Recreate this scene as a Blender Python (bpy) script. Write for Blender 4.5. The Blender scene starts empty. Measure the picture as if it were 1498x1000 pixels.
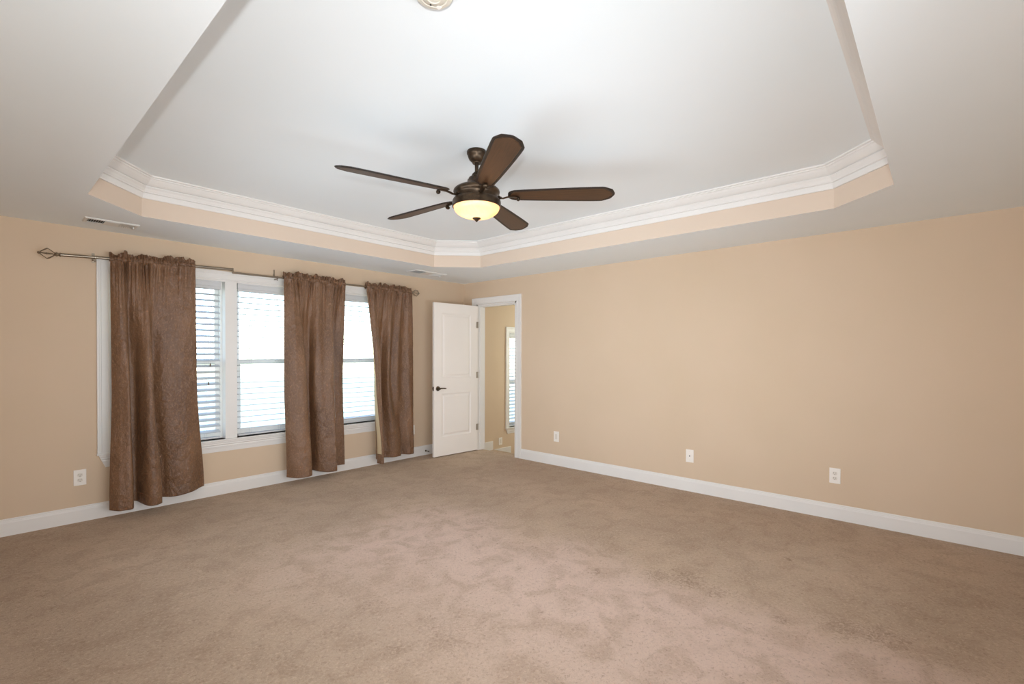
import bpy, bmesh, math, random
from mathutils import Vector, Matrix, noise
random.seed(7)
C = bpy.context.scene
COL = C.collection
PI = math.pi

# ------------------------------------------------------------------ camera
W, HH = 1498, 1000
cam_d = bpy.data.cameras.new('camera')
cam = bpy.data.objects.new('camera', cam_d); COL.objects.link(cam)
F_PX, YAW, PITCH, ROLL, CX, CY, CZ, PY = 701.6, 0.8425, -0.0095, 0.0026, -4.866, -5.3065, 1.40, 523.7
cam_d.sensor_width = 36.0
cam_d.lens = F_PX / W * 36.0
cam_d.shift_y = (PY - 500.0) / W
cam_d.clip_start = 0.03
fw = Vector((math.sin(YAW)*math.cos(PITCH), math.cos(YAW)*math.cos(PITCH), math.sin(PITCH)))
rt = fw.cross(Vector((0, 0, 1))).normalized(); up = rt.cross(fw)
r2 = rt*math.cos(ROLL) + up*math.sin(ROLL); u2 = -rt*math.sin(ROLL) + up*math.cos(ROLL)
m = Matrix((r2, u2, -fw)).transposed().to_4x4(); m.translation = Vector((CX, CY, CZ))
cam.matrix_world = m
C.camera = cam

# ------------------------------------------------------------------ world, lights, exposure
C.view_settings.view_transform = 'Standard'
C.view_settings.look = 'None'
C.view_settings.gamma = 1.0
C.view_settings.exposure = 0.11
C.cycles.use_denoising = True
C.cycles.max_bounces = 12
C.cycles.diffuse_bounces = 8
C.cycles.transmission_bounces = 8
C.cycles.transparent_max_bounces = 12
C.cycles.sample_clamp_indirect = 6.0
world = bpy.data.worlds.new('sky'); C.world = world
world.use_nodes = True
wn = world.node_tree.nodes; wl = world.node_tree.links
sky = wn.new('ShaderNodeTexSky'); sky.sky_type = 'NISHITA'; sky.sun_disc = False
sky.sun_elevation = math.radians(50); sky.sun_rotation = math.radians(200)
sky.dust_density = 0.6; sky.air_density = 0.9
bg = wn['Background']; bg.inputs['Strength'].default_value = 1.1
wl.new(sky.outputs[0], bg.inputs['Color'])

def light(name, kind, loc, energy, color, target=None, **kw):
    d = bpy.data.lights.new(name, kind); d.energy = energy; d.color = color
    for k, v in kw.items(): setattr(d, k, v)
    o = bpy.data.objects.new(name, d); COL.objects.link(o); o.location = loc
    if target is not None:
        o.rotation_euler = (Vector(target) - Vector(loc)).to_track_quat('-Z', 'Y').to_euler()
    return o
# photographer's flash on the camera shoe, tilted up
light('camera_flash', 'SPOT', (-4.975, -5.385, 1.555), 175.0, (0.93, 0.965, 1.0), target=(-1.4, -1.8, 2.35),
      spot_size=math.radians(150), spot_blend=1.0, shadow_soft_size=0.028)
# sun from behind the house: lights the lawn, never enters the room
sun = light('sun', 'SUN', (0, -10, 20), 5.5, (1.0, .96, .9), angle=math.radians(.6))
sun.rotation_euler = Vector((.25, .75, -1)).to_track_quat('-Z', 'Y').to_euler()
# unseen fill lamps added behind the photographer to brighten the room
light('rear_fill', 'AREA', (-2.8, -5.84, 1.30), 52.0, (0.82, 0.91, 1.0), target=(-2.4, 0, 2.3), shape='RECTANGLE', size=3.4, size_y=2.0, spread=math.radians(100))
light('side_fill', 'AREA', (-5.14, -3.0, 1.30), 70.0, (0.82, 0.91, 1.0), target=(0, -3.0, 2.2), shape='RECTANGLE', size=4.0, size_y=2.0, spread=math.radians(100))
for (x0, x1, z0, z1) in ((-4.09, -1.24, 0.55, 2.12), (1.01, 1.7, 0.18, 1.75)):
    p = light('sky_portal', 'AREA', ((x0+x1)/2, 0.22, (z0+z1)/2), 1.0, (1, 1, 1), target=((x0+x1)/2, -5, (z0+z1)/2), shape='RECTANGLE', size=x1-x0+.1, size_y=z1-z0+.1)
    p.data.cycles.is_portal = True

# ------------------------------------------------------------------ materials
def rgb(r, g, b):
    f = lambda c: (c/255/12.92) if c/255 <= .04045 else ((c/255+.055)/1.055)**2.4
    return (f(r), f(g), f(b), 1)

def mat(name, col, rough=.5, metal=0., spec=.5, **kw):
    m = bpy.data.materials.new(name); m.use_nodes = True
    b = m.node_tree.nodes['Principled BSDF']
    b.inputs['Base Color'].default_value = col
    b.inputs['Roughness'].default_value = rough
    b.inputs['Metallic'].default_value = metal
    b.inputs['Specular IOR Level'].default_value = spec
    for k, v in kw.items(): b.inputs[k].default_value = v
    return m

def N(m, t, **kw):
    n = m.node_tree.nodes.new(t)
    for k, v in kw.items():
        if k in n.inputs: n.inputs[k].default_value = v
        else: setattr(n, k, v)
    return n
def L(m, a, b): m.node_tree.links.new(a, b)

def mottled(m, ca, cb, scale, detail=4, bump=0., bscale=None, dist=.002, lo=.35, hi=.65):
    """noise driven colour variation + fine bump on a principled material"""
    b = m.node_tree.nodes['Principled BSDF']
    tc = N(m, 'ShaderNodeTexCoord')
    n = N(m, 'ShaderNodeTexNoise', Scale=scale, Detail=detail)
    L(m, tc.outputs['Object'], n.inputs['Vector'])
    r = N(m, 'ShaderNodeValToRGB')
    r.color_ramp.elements[0].position = lo; r.color_ramp.elements[1].position = hi
    r.color_ramp.elements[0].color = ca; r.color_ramp.elements[1].color = cb
    L(m, n.outputs['Fac'], r.inputs['Fac']); L(m, r.outputs['Color'], b.inputs['Base Color'])
    if bump:
        n2 = N(m, 'ShaderNodeTexNoise', Scale=bscale or scale*8, Detail=3)
        L(m, tc.outputs['Object'], n2.inputs['Vector'])
        bp = N(m, 'ShaderNodeBump', Strength=bump, Distance=dist)
        L(m, n2.outputs['Fac'], bp.inputs['Height']); L(m, bp.outputs['Normal'], b.inputs['Normal'])
    return m

WALL = mottled(mat('wall_paint', (1,1,1,1), .75, spec=.25), rgb(209,187,161), rgb(212,190,165), 1.3, bump=.15, bscale=220, dist=.0006)
CEIL = mottled(mat('ceiling_paint', (1,1,1,1), .85, spec=.2), rgb(233,239,241), rgb(236,241,243), 1.0, bump=.12, bscale=160, dist=.0006)
TRIM = mottled(mat('trim_paint', (1,1,1,1), .38, spec=.4), rgb(226,223,219), rgb(230,227,223), 2.0)
DOORP = mottled(mat('door_paint', (1,1,1,1), .42, spec=.4), rgb(236,230,224), rgb(239,233,227), 2.0, bump=.05, bscale=300, dist=.0004)
BLIND = mat('blind_white', rgb(204,205,206), .45, spec=.4)
VINYL = mat('window_vinyl', rgb(236,236,232), .4)
PLATE = mat('plate_plastic', rgb(238,232,224), .35)
IVORY = mat('plate_insert', rgb(222,214,202), .35)
DARK = mat('slot_dark', rgb(40,34,30), .6)
VENTW = mat('vent_enamel', rgb(226,226,222), .4)
DUCT = mat('duct_dark', rgb(70,72,70), .8)
SMOKE = mat('detector_plastic', rgb(222,216,202), .45)
NICKEL = mat('brushed_nickel', rgb(150,138,122), .32, metal=.9)
PEWTER = mat('door_bronze', rgb(92,80,66), .35, metal=.85)
HINGE = mat('hinge_nickel', rgb(170,162,150), .4, metal=.7)
BRONZE = mottled(mat('fan_bronze', (1,1,1,1), .36, metal=.75), rgb(58,46,34), rgb(80,64,48), 25)
BLADE = mottled(mat('blade_edge', (1,1,1,1), .42, spec=.4), rgb(34,27,23), rgb(44,35,29), 14)
def wood():
    m = mat('blade_wood', (1,1,1,1), .42, spec=.5)
    b = m.node_tree.nodes['Principled BSDF']
    tc = N(m, 'ShaderNodeTexCoord'); mp = N(m, 'ShaderNodeMapping'); mp.inputs['Scale'].default_value = (3, 60, 10)
    n = N(m, 'ShaderNodeTexNoise', Scale=2.0, Detail=6); r = N(m, 'ShaderNodeValToRGB')
    L(m, tc.outputs['Object'], mp.inputs['Vector']); L(m, mp.outputs['Vector'], n.inputs['Vector'])
    r.color_ramp.elements[0].position = .3; r.color_ramp.elements[1].position = .7
    r.color_ramp.elements[0].color = rgb(62,41,25); r.color_ramp.elements[1].color = rgb(80,54,34)
    L(m, n.outputs['Fac'], r.inputs['Fac']); L(m, r.outputs['Color'], b.inputs['Base Color'])
    return m
WOOD = wood()

def glass_mat():
    m = bpy.data.materials.new('window_glass'); m.use_nodes = True
    nt = m.node_tree; nt.nodes.remove(nt.nodes['Principled BSDF'])
    t = N(m, 'ShaderNodeBsdfTransparent'); t.inputs['Color'].default_value = (.95,.97,.96,1)
    g = N(m, 'ShaderNodeBsdfGlossy'); g.inputs['Roughness'].default_value = .02
    mx = N(m, 'ShaderNodeMixShader'); mx.inputs[0].default_value = .05
    L(m, t.outputs[0], mx.inputs[1]); L(m, g.outputs[0], mx.inputs[2])
    L(m, mx.outputs[0], nt.nodes['Material Output'].inputs['Surface'])
    return m
GLASS = glass_mat()

def bowl_mat():
    m = bpy.data.materials.new('alabaster_glass'); m.use_nodes = True
    nt = m.node_tree; nt.nodes.remove(nt.nodes['Principled BSDF'])
    tc = N(m, 'ShaderNodeTexCoord'); n = N(m, 'ShaderNodeTexNoise', Scale=9.0, Detail=5, Distortion=2.5)
    r = N(m, 'ShaderNodeValToRGB')
    r.color_ramp.elements[0].color = rgb(255,226,184); r.color_ramp.elements[1].color = rgb(255,243,224)
    L(m, tc.outputs['Object'], n.inputs['Vector']); L(m, n.outputs['Fac'], r.inputs['Fac'])
    t = N(m, 'ShaderNodeBsdfTranslucent'); d = N(m, 'ShaderNodeBsdfDiffuse'); g = N(m, 'ShaderNodeBsdfGlossy'); g.inputs['Roughness'].default_value = .25
    L(m, r.outputs['Color'], t.inputs['Color']); L(m, r.outputs['Color'], d.inputs['Color'])
    mx = N(m, 'ShaderNodeMixShader'); mx.inputs[0].default_value = .35
    L(m, t.outputs[0], mx.inputs[1]); L(m, d.outputs[0], mx.inputs[2])
    mg = N(m, 'ShaderNodeMixShader'); mg.inputs[0].default_value = .06
    L(m, mx.outputs[0], mg.inputs[1]); L(m, g.outputs[0], mg.inputs[2])
    L(m, mg.outputs[0], nt.nodes['Material Output'].inputs['Surface'])
    return m
BOWL = bowl_mat()

def curtain_mat():
    m = mat('curtain_satin', (1,1,1,1), .36, spec=.42)
    b = m.node_tree.nodes['Principled BSDF']
    b.inputs['Sheen Weight'].default_value = .0
    b.inputs['Sheen Roughness'].default_value = .4
    b.inputs['Sheen Tint'].default_value = rgb(215,170,130)
    tc = N(m, 'ShaderNodeTexCoord')
    mp = N(m, 'ShaderNodeMapping'); mp.inputs['Scale'].default_value = (1.0, 1, .55)
    L(m, tc.outputs['Object'], mp.inputs['Vector'])
    def nz(sc, d, ro, di):
        n = N(m, 'ShaderNodeTexNoise', Scale=sc, Detail=d, Roughness=ro, Distortion=di); L(m, mp.outputs['Vector'], n.inputs['Vector']); return n.outputs['Fac']
    r = N(m, 'ShaderNodeValToRGB')
    r.color_ramp.elements[0].position = .30; r.color_ramp.elements[0].color = rgb(98,70,50)
    r.color_ramp.elements[1].position = .75; r.color_ramp.elements[1].color = rgb(132,98,72)
    L(m, nz(3.0, 3, .5, .2), r.inputs['Fac'])
    # crushed sheen flecks, painted as lighter base colour
    r2_ = N(m, 'ShaderNodeValToRGB')
    r2_.color_ramp.elements[0].position = .50; r2_.color_ramp.elements[0].color = (0,0,0,1)
    r2_.color_ramp.elements[1].position = .70; r2_.color_ramp.elements[1].color = (1,1,1,1)
    L(m, nz(95.0, 5, .75, .3), r2_.inputs['Fac'])
    mx = N(m, 'ShaderNodeMix', data_type='RGBA'); L(m, r2_.outputs['Color'], mx.inputs[0])
    L(m, r.outputs['Color'], mx.inputs[6]); mx.inputs[7].default_value = rgb(150,114,84)
    L(m, mx.outputs[2], b.inputs['Base Color'])
    n2 = N(m, 'ShaderNodeTexNoise', Scale=46.0, Detail=5, Roughness=.65, Distortion=.6)
    L(m, tc.outputs['Object'], n2.inputs['Vector'])
    bp0 = N(m, 'ShaderNodeBump', Strength=.9, Distance=.018); L(m, nz(13.0, 4, .55, .8), bp0.inputs['Height'])
    bp = N(m, 'ShaderNodeBump', Strength=.8, Distance=.006)
    L(m, n2.outputs['Fac'], bp.inputs['Height']); L(m, bp0.outputs['Normal'], bp.inputs['Normal']); L(m, bp.outputs['Normal'], b.inputs['Normal'])
    return m
CURT = curtain_mat()
LINING = mat('curtain_lining', rgb(196,176,142), .8)

def carpet_mat():
    m = mat('carpet', (1,1,1,1), .95, spec=.1)
    b = m.node_tree.nodes['Principled BSDF']
    b.inputs['Sheen Weight'].default_value = .15
    tc = N(m, 'ShaderNodeTexCoord'); P = tc.outputs['Object']
    def nz(s, d=4, dist=0., rough=.5):
        n = N(m, 'ShaderNodeTexNoise', Scale=s, Detail=d, Distortion=dist, Roughness=rough); L(m, P, n.inputs['Vector']); return n.outputs['Fac']
    def mth(op, a, b_=0., c=None, clamp=False):
        n = N(m, 'ShaderNodeMath', operation=op); n.use_clamp = clamp
        for i, v in enumerate((a, b_, c)):
            if v is None: continue
            if isinstance(v, (int, float)): n.inputs[i].default_value = v
            else: L(m, v, n.inputs[i])
        return n.outputs[0]
    def mr(v, a, b_, c=0., d=1.):
        n = N(m, 'ShaderNodeMapRange'); n.interpolation_type = 'SMOOTHSTEP'
        for i, x in zip(('From Min','From Max','To Min','To Max'), (a, b_, c, d)): n.inputs[i].default_value = x
        L(m, v, n.inputs['Value']); return n.outputs[0]
    def mix(f, a, b_):
        n = N(m, 'ShaderNodeMix', data_type='RGBA')
        (L(m, f, n.inputs[0]) if not isinstance(f, float) else setattr(n.inputs[0], 'default_value', f))
        for s, v in ((n.inputs[6], a), (n.inputs[7], b_)):
            if isinstance(v, tuple): s.default_value = v
            else: L(m, v, s)
        return n.outputs[2]
    sx = N(m, 'ShaderNodeSeparateXYZ'); L(m, P, sx.inputs[0])
    X, Y = sx.outputs[0], sx.outputs[1]
    big = nz(1.1, 5); mid = nz(6, 5, .6); fine = nz(60, 5, .8, .80); tuft = nz(210, 2)
    # brushed lay of the pile: cleaner pink area in the middle of the room
    edge = mth('ADD', X, mth('MULTIPLY', mth('SUBTRACT', big, .5), .9))
    pink = mth('MULTIPLY', mr(edge, -1.75, -2.25), mr(mth('ADD', Y, mth('MULTIPLY', mth('SUBTRACT', mid, .5), .8)), -1.5, -2.4))
    pink = mth('MULTIPLY', pink, mr(edge, -4.1, -2.6))  # pink also fades out near-left: floor dimmed by colour in place of lighting
    base = mix(mr(big, .35, .65), rgb(182,158,135), rgb(195,170,146))
    base = mix(pink, base, rgb(211,184,168))
    base = mix(mth('MULTIPLY', mr(mid, .42, .66), .45), base, rgb(163,137,113))
    # tuft level mottling
    base = mix(mth('MULTIPLY', mr(fine, .50, .68), .55), base, rgb(220,196,173))
    base = mix(mth('MULTIPLY', mr(fine, .48, .32), .55), base, rgb(131,105,84))
    wob = N(m, 'ShaderNodeTexNoise', Scale=16.0, Detail=4); L(m, P, wob.inputs['Vector'])
    wv = N(m, 'ShaderNodeVectorMath', operation='MULTIPLY_ADD'); L(m, wob.outputs['Color'], wv.inputs[0])
    wv.inputs[1].default_value = (.16, .16, 0); L(m, P, wv.inputs[2])
    st = None
    for (x, y, r_, k) in ((-2.1,-2.42,.10,.5),(-2.05,-2.55,.08,.4),(-2.21,-3.66,.05,.6),(-2.03,-3.34,.07,.3),(-2.0,-3.98,.10,.5),(-1.93,-4.14,.13,.7),
                          (-1.98,-4.33,.08,.5),(-2.03,-4.70,.05,.6),(-1.87,-5.10,.12,.6),(-1.91,-4.95,.12,.5),(-3.54,-3.39,.03,.6),(-1.18,-4.56,.03,.8),
                          (-4.62,-1.46,.02,1.),(-3.95,-1.15,.05,.3),(-3.4,-3.0,.10,.2),(-3.3,-3.5,.15,.25)):
        dn = N(m, 'ShaderNodeVectorMath', operation='DISTANCE'); L(m, wv.outputs[0], dn.inputs[0]); dn.inputs[1].default_value = (x+.08, y+.08, 0)
        v = mth('MULTIPLY', mr(dn.outputs['Value'], r_*1.3, r_*.3), k)
        st = v if st is None else mth('MAXIMUM', st, v)
    st = mth('MULTIPLY', mth('MULTIPLY', st, .75), mr(fine, .58, .42, .1, 1.))
    base = mix(st, base, rgb(129,102,77))
    L(m, base, b.inputs['Base Color'])
    h = mth('ADD', mth('MULTIPLY', fine, 1.0), mth('MULTIPLY', tuft, .6))
    bp = N(m, 'ShaderNodeBump', Strength=.7, Distance=.012); L(m, h, bp.inputs['Height']); L(m, bp.outputs['Normal'], b.inputs['Normal'])
    return m
CARPET = carpet_mat()
GRASS = mottled(mat('lawn', (1,1,1,1), .9), rgb(158,166,138), rgb(174,178,152), 1.2, bump=.4, bscale=20, dist=.05)

# ------------------------------------------------------------------ helpers
def link_mesh(name, bm, m, parent=None, smooth=False, world_co=True, bevel=0., wn_=False):
    if parent is not None and world_co:
        bmesh.ops.transform(bm, matrix=parent['_inv'] if False else INV[root_of(parent).name], verts=bm.verts)
    me = bpy.data.meshes.new(name); 
    bmesh.ops.recalc_face_normals(bm, faces=bm.faces)
    bm.to_mesh(me); bm.free()
    if m is not None:
        for mm in (m if isinstance(m, (list, tuple)) else (m,)): me.materials.append(mm)
    if smooth:
        for p in me.polygons: p.use_smooth = True
    o = bpy.data.objects.new(name, me); COL.objects.link(o)
    if parent is not None: o.parent = parent
    if bevel:
        md = o.modifiers.new('bevel', 'BEVEL'); md.width = bevel; md.segments = 2; md.limit_method = 'ANGLE'; md.angle_limit = math.radians(40)
    if smooth:
        md = o.modifiers.new('edges', 'EDGE_SPLIT'); md.split_angle = math.radians(40)
    return o
INV = {}
def root_of(o):
    while o.parent is not None: o = o.parent
    return o
def thing(name, label, cat, loc, rotz=0., group=None, kind=None):
    o = bpy.data.objects.new(name, None); COL.objects.link(o); o.empty_display_size = .05
    o.location = loc; o.rotation_euler = (0, 0, rotz)
    INV[o.name] = (Matrix.Translation(Vector(loc)) @ Matrix.Rotation(rotz, 4, 'Z')).inverted()
    if kind: o['kind'] = kind
    else: o['category'] = cat
    if label: o['label'] = label
    if group: o['group'] = group
    return o
def struct(name, bm, m, label=None, **kw):
    o = link_mesh(name, bm, m, None, **kw); o['kind'] = 'structure'
    if label: o['label'] = label
    INV[o.name] = Matrix.Identity(4)
    return o

def box(bm, x0, x1, y0, y1, z0, z1):
    v = [bm.verts.new((x, y, z)) for z in (z0, z1) for y in (y0, y1) for x in (x0, x1)]
    for f in ((0,1,3,2),(4,6,7,5),(0,4,5,1),(2,3,7,6),(0,2,6,4),(1,5,7,3)): bm.faces.new([v[i] for i in f])
    return v
def bx(*a): bm = bmesh.new(); box(bm, *a); return bm

def lathe(bm, prof, cen=(0,0,0), seg=48, mtx=None):
    """prof: (r,z) list, axis z"""
    rings = []
    for r, z in prof:
        if r < 1e-6: ring = [bm.verts.new((0, 0, z))]
        else: ring = [bm.verts.new((r*math.cos(2*PI*i/seg), r*math.sin(2*PI*i/seg), z)) for i in range(seg)]
        rings.append(ring)
    for a, b in zip(rings[:-1], rings[1:]):
        for i in range(seg):
            j = (i+1) % seg
            if len(a) == 1 and len(b) == 1: continue
            if len(a) == 1: bm.faces.new((a[0], b[i], b[j]))
            elif len(b) == 1: bm.faces.new((a[i], a[j], b[0]))
            else: bm.faces.new((a[i], a[j], b[j], b[i]))
    for ring in (rings[0], rings[-1]):
        if len(ring) > 1:
            bm.faces.new(ring)
    vs = [v for r in rings for v in r]
    M = Matrix.Translation(Vector(cen)) @ (mtx if mtx else Matrix.Identity(4))
    bmesh.ops.transform(bm, matrix=M, verts=vs)
    return vs

def tube(bm, pts, r, seg=10, flat=None):
    """round tube along pts; r number or list; flat=(a,b) elliptical scale"""
    pts = [Vector(p) for p in pts]; rings = []
    n0 = None
    for i, p in enumerate(pts):
        t = (pts[min(i+1, len(pts)-1)] - pts[max(i-1, 0)]).normalized()
        if n0 is None:
            n0 = t.orthogonal().normalized() if abs(t.z) > .99 else Vector((0,0,1)).cross(t).normalized()
        n0 = (n0 - t*n0.dot(t)).normalized(); b = t.cross(n0)
        rr = r[i] if isinstance(r, (list, tuple)) else r
        fa, fb = flat if flat else (1, 1)
        rings.append([bm.verts.new(p + (n0*math.cos(2*PI*k/seg)*fa + b*math.sin(2*PI*k/seg)*fb)*rr) for k in range(seg)])
    for a, b in zip(rings[:-1], rings[1:]):
        for k in range(seg): bm.faces.new((a[k], a[(k+1) % seg], b[(k+1) % seg], b[k]))
    bm.faces.new(rings[0][::-1]); bm.faces.new(rings[-1])

def sweep(bm, path, prof, Nv, closed=False):
    """mitred sweep: prof (a,b): a = in-plane offset to the left of travel (N x d), b = along N"""
    P = [Vector(p) for p in path]; Nv = Vector(Nv).normalized(); n = len(P); rings = []
    for i in range(n):
        ds = []
        if closed or i > 0: ds.append((P[i]-P[i-1]).normalized())
        if closed or i < n-1: ds.append((P[(i+1) % n]-P[i]).normalized())
        ns = [Nv.cross(d) for d in ds]
        mvec = ns[0] if len(ns) == 1 else (ns[0]+ns[1])/(1+ns[0].dot(ns[1]))
        rings.append([bm.verts.new(P[i]+mvec*a+Nv*b) for a, b in prof])
    k = len(prof)
    rng = range(n) if closed else range(n-1)
    for i in rng:
        A, B = rings[i], rings[(i+1) % n]
        for j in range(k):
            bm.faces.new((A[j], A[(j+1) % k], B[(j+1) % k], B[j]))
    if not closed: bm.faces.new(rings[0]); bm.faces.new(rings[-1])

def wall_grid(us, zs, holes, mapf, t):
    """wall with holes; us/zs grid lines; holes (u0,u1,z0,z1); mapf(u,z,d)->xyz, d in (0,t)"""
    bm = bmesh.new()
    solid = {}
    for i in range(len(us)-1):
        for j in range(len(zs)-1):
            uc = (us[i]+us[i+1])/2; zc = (zs[j]+zs[j+1])/2
            solid[i, j] = not any(h[0] < uc < h[1] and h[2] < zc < h[3] for h in holes)
    q = lambda *c: bm.faces.new([bm.verts.new(mapf(*p)) for p in c])
    for (i, j), s in solid.items():
        if not s: continue
        a, b, c, d = us[i], us[i+1], zs[j], zs[j+1]
        q((a,c,0),(b,c,0),(b,d,0),(a,d,0)); q((a,c,t),(a,d,t),(b,d,t),(b,c,t))
        if not solid.get((i-1, j), False): q((a,c,0),(a,d,0),(a,d,t),(a,c,t))
        if not solid.get((i+1, j), False): q((b,c,0),(b,c,t),(b,d,t),(b,d,0))
        if not solid.get((i, j-1), False): q((a,c,0),(a,c,t),(b,c,t),(b,c,0))
        if not solid.get((i, j+1), False): q((a,d,0),(b,d,0),(b,d,t),(a,d,t))
    bmesh.ops.remove_doubles(bm, verts=bm.verts, dist=1e-5)
    return bm

# ------------------------------------------------------------------ room shell
H, H2, HT = 2.4335, 2.7283, 2.86
X0, Y0 = -5.17, -5.87
WT = .15
OP = (-4.09, -1.24, .545, 2.118)         # triple window opening
HO = (1.014, 1.72, .181, 1.75)           # stairwell window opening
struct('wall_left', wall_grid([X0-WT, OP[0], OP[1], .115, HO[0], HO[1], 2.75], [-1.7, -.3, HO[2], OP[2], HO[3], OP[3], HT],
       [(OP[0], OP[1], OP[2], OP[3]), (HO[0], HO[1], HO[2], HO[3]), (X0-WT, .115, -1.7, -.3)], lambda u, z, d: (u, d, z), WT), WALL,
       'tan painted window wall')
DY0, DY1, DZ = -.29, -1.045, 2.105
struct('wall_right', wall_grid([Y0-WT, DY1, DY0, 0.], [-.3, 0., DZ, HT], [(DY1, DY0, -.31, DZ)], lambda u, z, d: (d, u, z), .115), WALL, 'tan painted wall with the doorway')
struct('wall_rear', bx(X0-WT, .115, Y0-WT, Y0, -.3, HT), WALL)
struct('wall_near', bx(X0-WT, X0, Y0, 0, -.3, HT), WALL)
# carpeted floor (runs into the doorway up to the stair nosing)
bm = bmesh.new(); box(bm, X0, 0, Y0, 0, -.3, 0.)
struct('floor', bm, CARPET, 'worn tan and pink wall-to-wall carpet')
bm = bmesh.new(); sweep(bm, [(-.0, DY1, 0), (-.0, DY0, 0)], [(0, 0), (-.085, 0), (-.105, -.012), (-.11, -.03), (-.11, -.3), (0, -.3)], (0, 0, 1))
struct('floor_threshold', bm, CARPET)
# lower ceiling slab with an octagonal opening
OCT = [(-4.368,-1.147), (-4.016,-.784), (-1.20,-.784), (-.808,-1.178), (-.808,-4.739), (-1.142,-5.09), (-4.016,-5.09), (-4.368,-4.74)]
def slab():
    bm = bmesh.new()
    o = [bm.verts.new((x, y, H)) for x, y in ((X0, Y0), (0, Y0), (0, 0), (X0, 0))]
    i = [bm.verts.new((x, y, H)) for x, y in OCT]
    es = [bm.edges.new((o[k], o[(k+1) % 4])) for k in range(4)] + [bm.edges.new((i[k], i[(k+1) % 8])) for k in range(8)]
    bmesh.ops.triangle_fill(bm, edges=es, use_beauty=True)
    return bm
ceil = struct('ceiling', slab(), CEIL, 'white lower ceiling around the tray recess')
def riser():
    bm = bmesh.new()
    a = [bm.verts.new((x, y, H)) for x, y in OCT]; b = [bm.verts.new((x, y, H2)) for x, y in OCT]
    for k in range(8): bm.faces.new((a[k], a[(k+1) % 8], b[(k+1) % 8], b[k]))
    return bm
RISER = mottled(mat('tray_riser_paint', (1,1,1,1), .75, spec=.25), rgb(214,196,178), rgb(217,199,181), 1.3)
o = link_mesh('tray_riser', riser(), RISER, ceil); o['label'] = 'tan painted side of the tray recess'
link_mesh('tray_ceiling', bx(X0-WT, 2.75, Y0-WT, WT, H2, HT), CEIL, ceil)
# crown moulding (profile: a inward, b down)
CR = [(0,.157),(.013,.157),(.016,.150),(.016,.122),(.012,.120),(.012,.116),(.024,.112),(.024,.106),(.030,.098),(.036,.088),(.044,.080),(.048,.076),(.048,.072),(.038,.070),(.038,.066),(.050,.062),(.064,.052),
      (.080,.038),(.090,.026),(.098,.022),(.098,.014),(.110,.010),(.110,0),(0,0)]
bm = bmesh.new()
pth = [(x, y, H2) for x, y in OCT]     # OCT runs clockwise seen from above; N = -z makes N x d point inward
sweep(bm, pth, CR, (0, 0, -1), closed=True)
link_mesh('crown_molding', bm, TRIM, ceil)

# baseboards
BB = [(0,0),(.015,0),(.015,.098),(.013,.104),(.012,.112),(.008,.118),(.008,.124),(.005,.130),(0,.130)]
def baseboard(name, pts, label=None):
    bm = bmesh.new(); sweep(bm, pts, BB, (0,0,1)); return struct(name, bm, TRIM, label)
baseboard('baseboard_left', [(0, 0, 0), (X0, 0, 0)][::1])
baseboard('baseboard_right', [(0, Y0, 0), (0, DY1-.092, 0)])
baseboard('baseboard_corner', [(0, DY0+.098, 0), (0, -.015, 0)])
baseboard('baseboard_rear', [(X0, Y0, 0), (0, Y0, 0)])
baseboard('baseboard_near', [(X0, 0, 0), (X0, Y0, 0)])

# casing profile: a away from the opening, b proud of the wall
CS = [(0,0),(0,.012),(.004,.015),(.012,.015),(.016,.011),(.058,.013),(.062,.017),(.066,.018),(.072,.018),(.076,.021),(.088,.021),(.090,.018),(.090,0)]
# door casing + jamb : trim_1
bm = bmesh.new()
g = .004
sweep(bm, [(0, DY0+g, 0), (0, DY0+g, DZ+g), (0, DY1-g, DZ+g), (0, DY1-g, 0)], CS, (-1, 0, 0))
tr = struct('trim_1', bm, TRIM, 'white moulded casing around the doorway')
bm = bmesh.new()
box(bm, -.012, .127, DY0-.0, DY0-.018, 0, DZ); box(bm, -.012, .127, DY1+.018, DY1, 0, DZ); box(bm, -.012, .127, DY1, DY0, DZ-.018, DZ)
# door stop strips
box(bm, .03, .127, DY0-.018, DY0-.03, 0, DZ-.018); box(bm, .03, .127, DY1+.03, DY1+.018, 0, DZ-.018); box(bm, .03, .127, DY1+.03, DY0-.03, DZ-.03, DZ-.018)
link_mesh('door_jamb', bm, TRIM, tr)
bm = bmesh.new()
sweep(bm, [(.115, DY1-g, -.1), (.115, DY1-g, DZ+g), (.115, DY0+g, DZ+g), (.115, DY0+g, -.1)], CS, (1, 0, 0))
link_mesh('hall_casing', bm, TRIM, tr)

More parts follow.
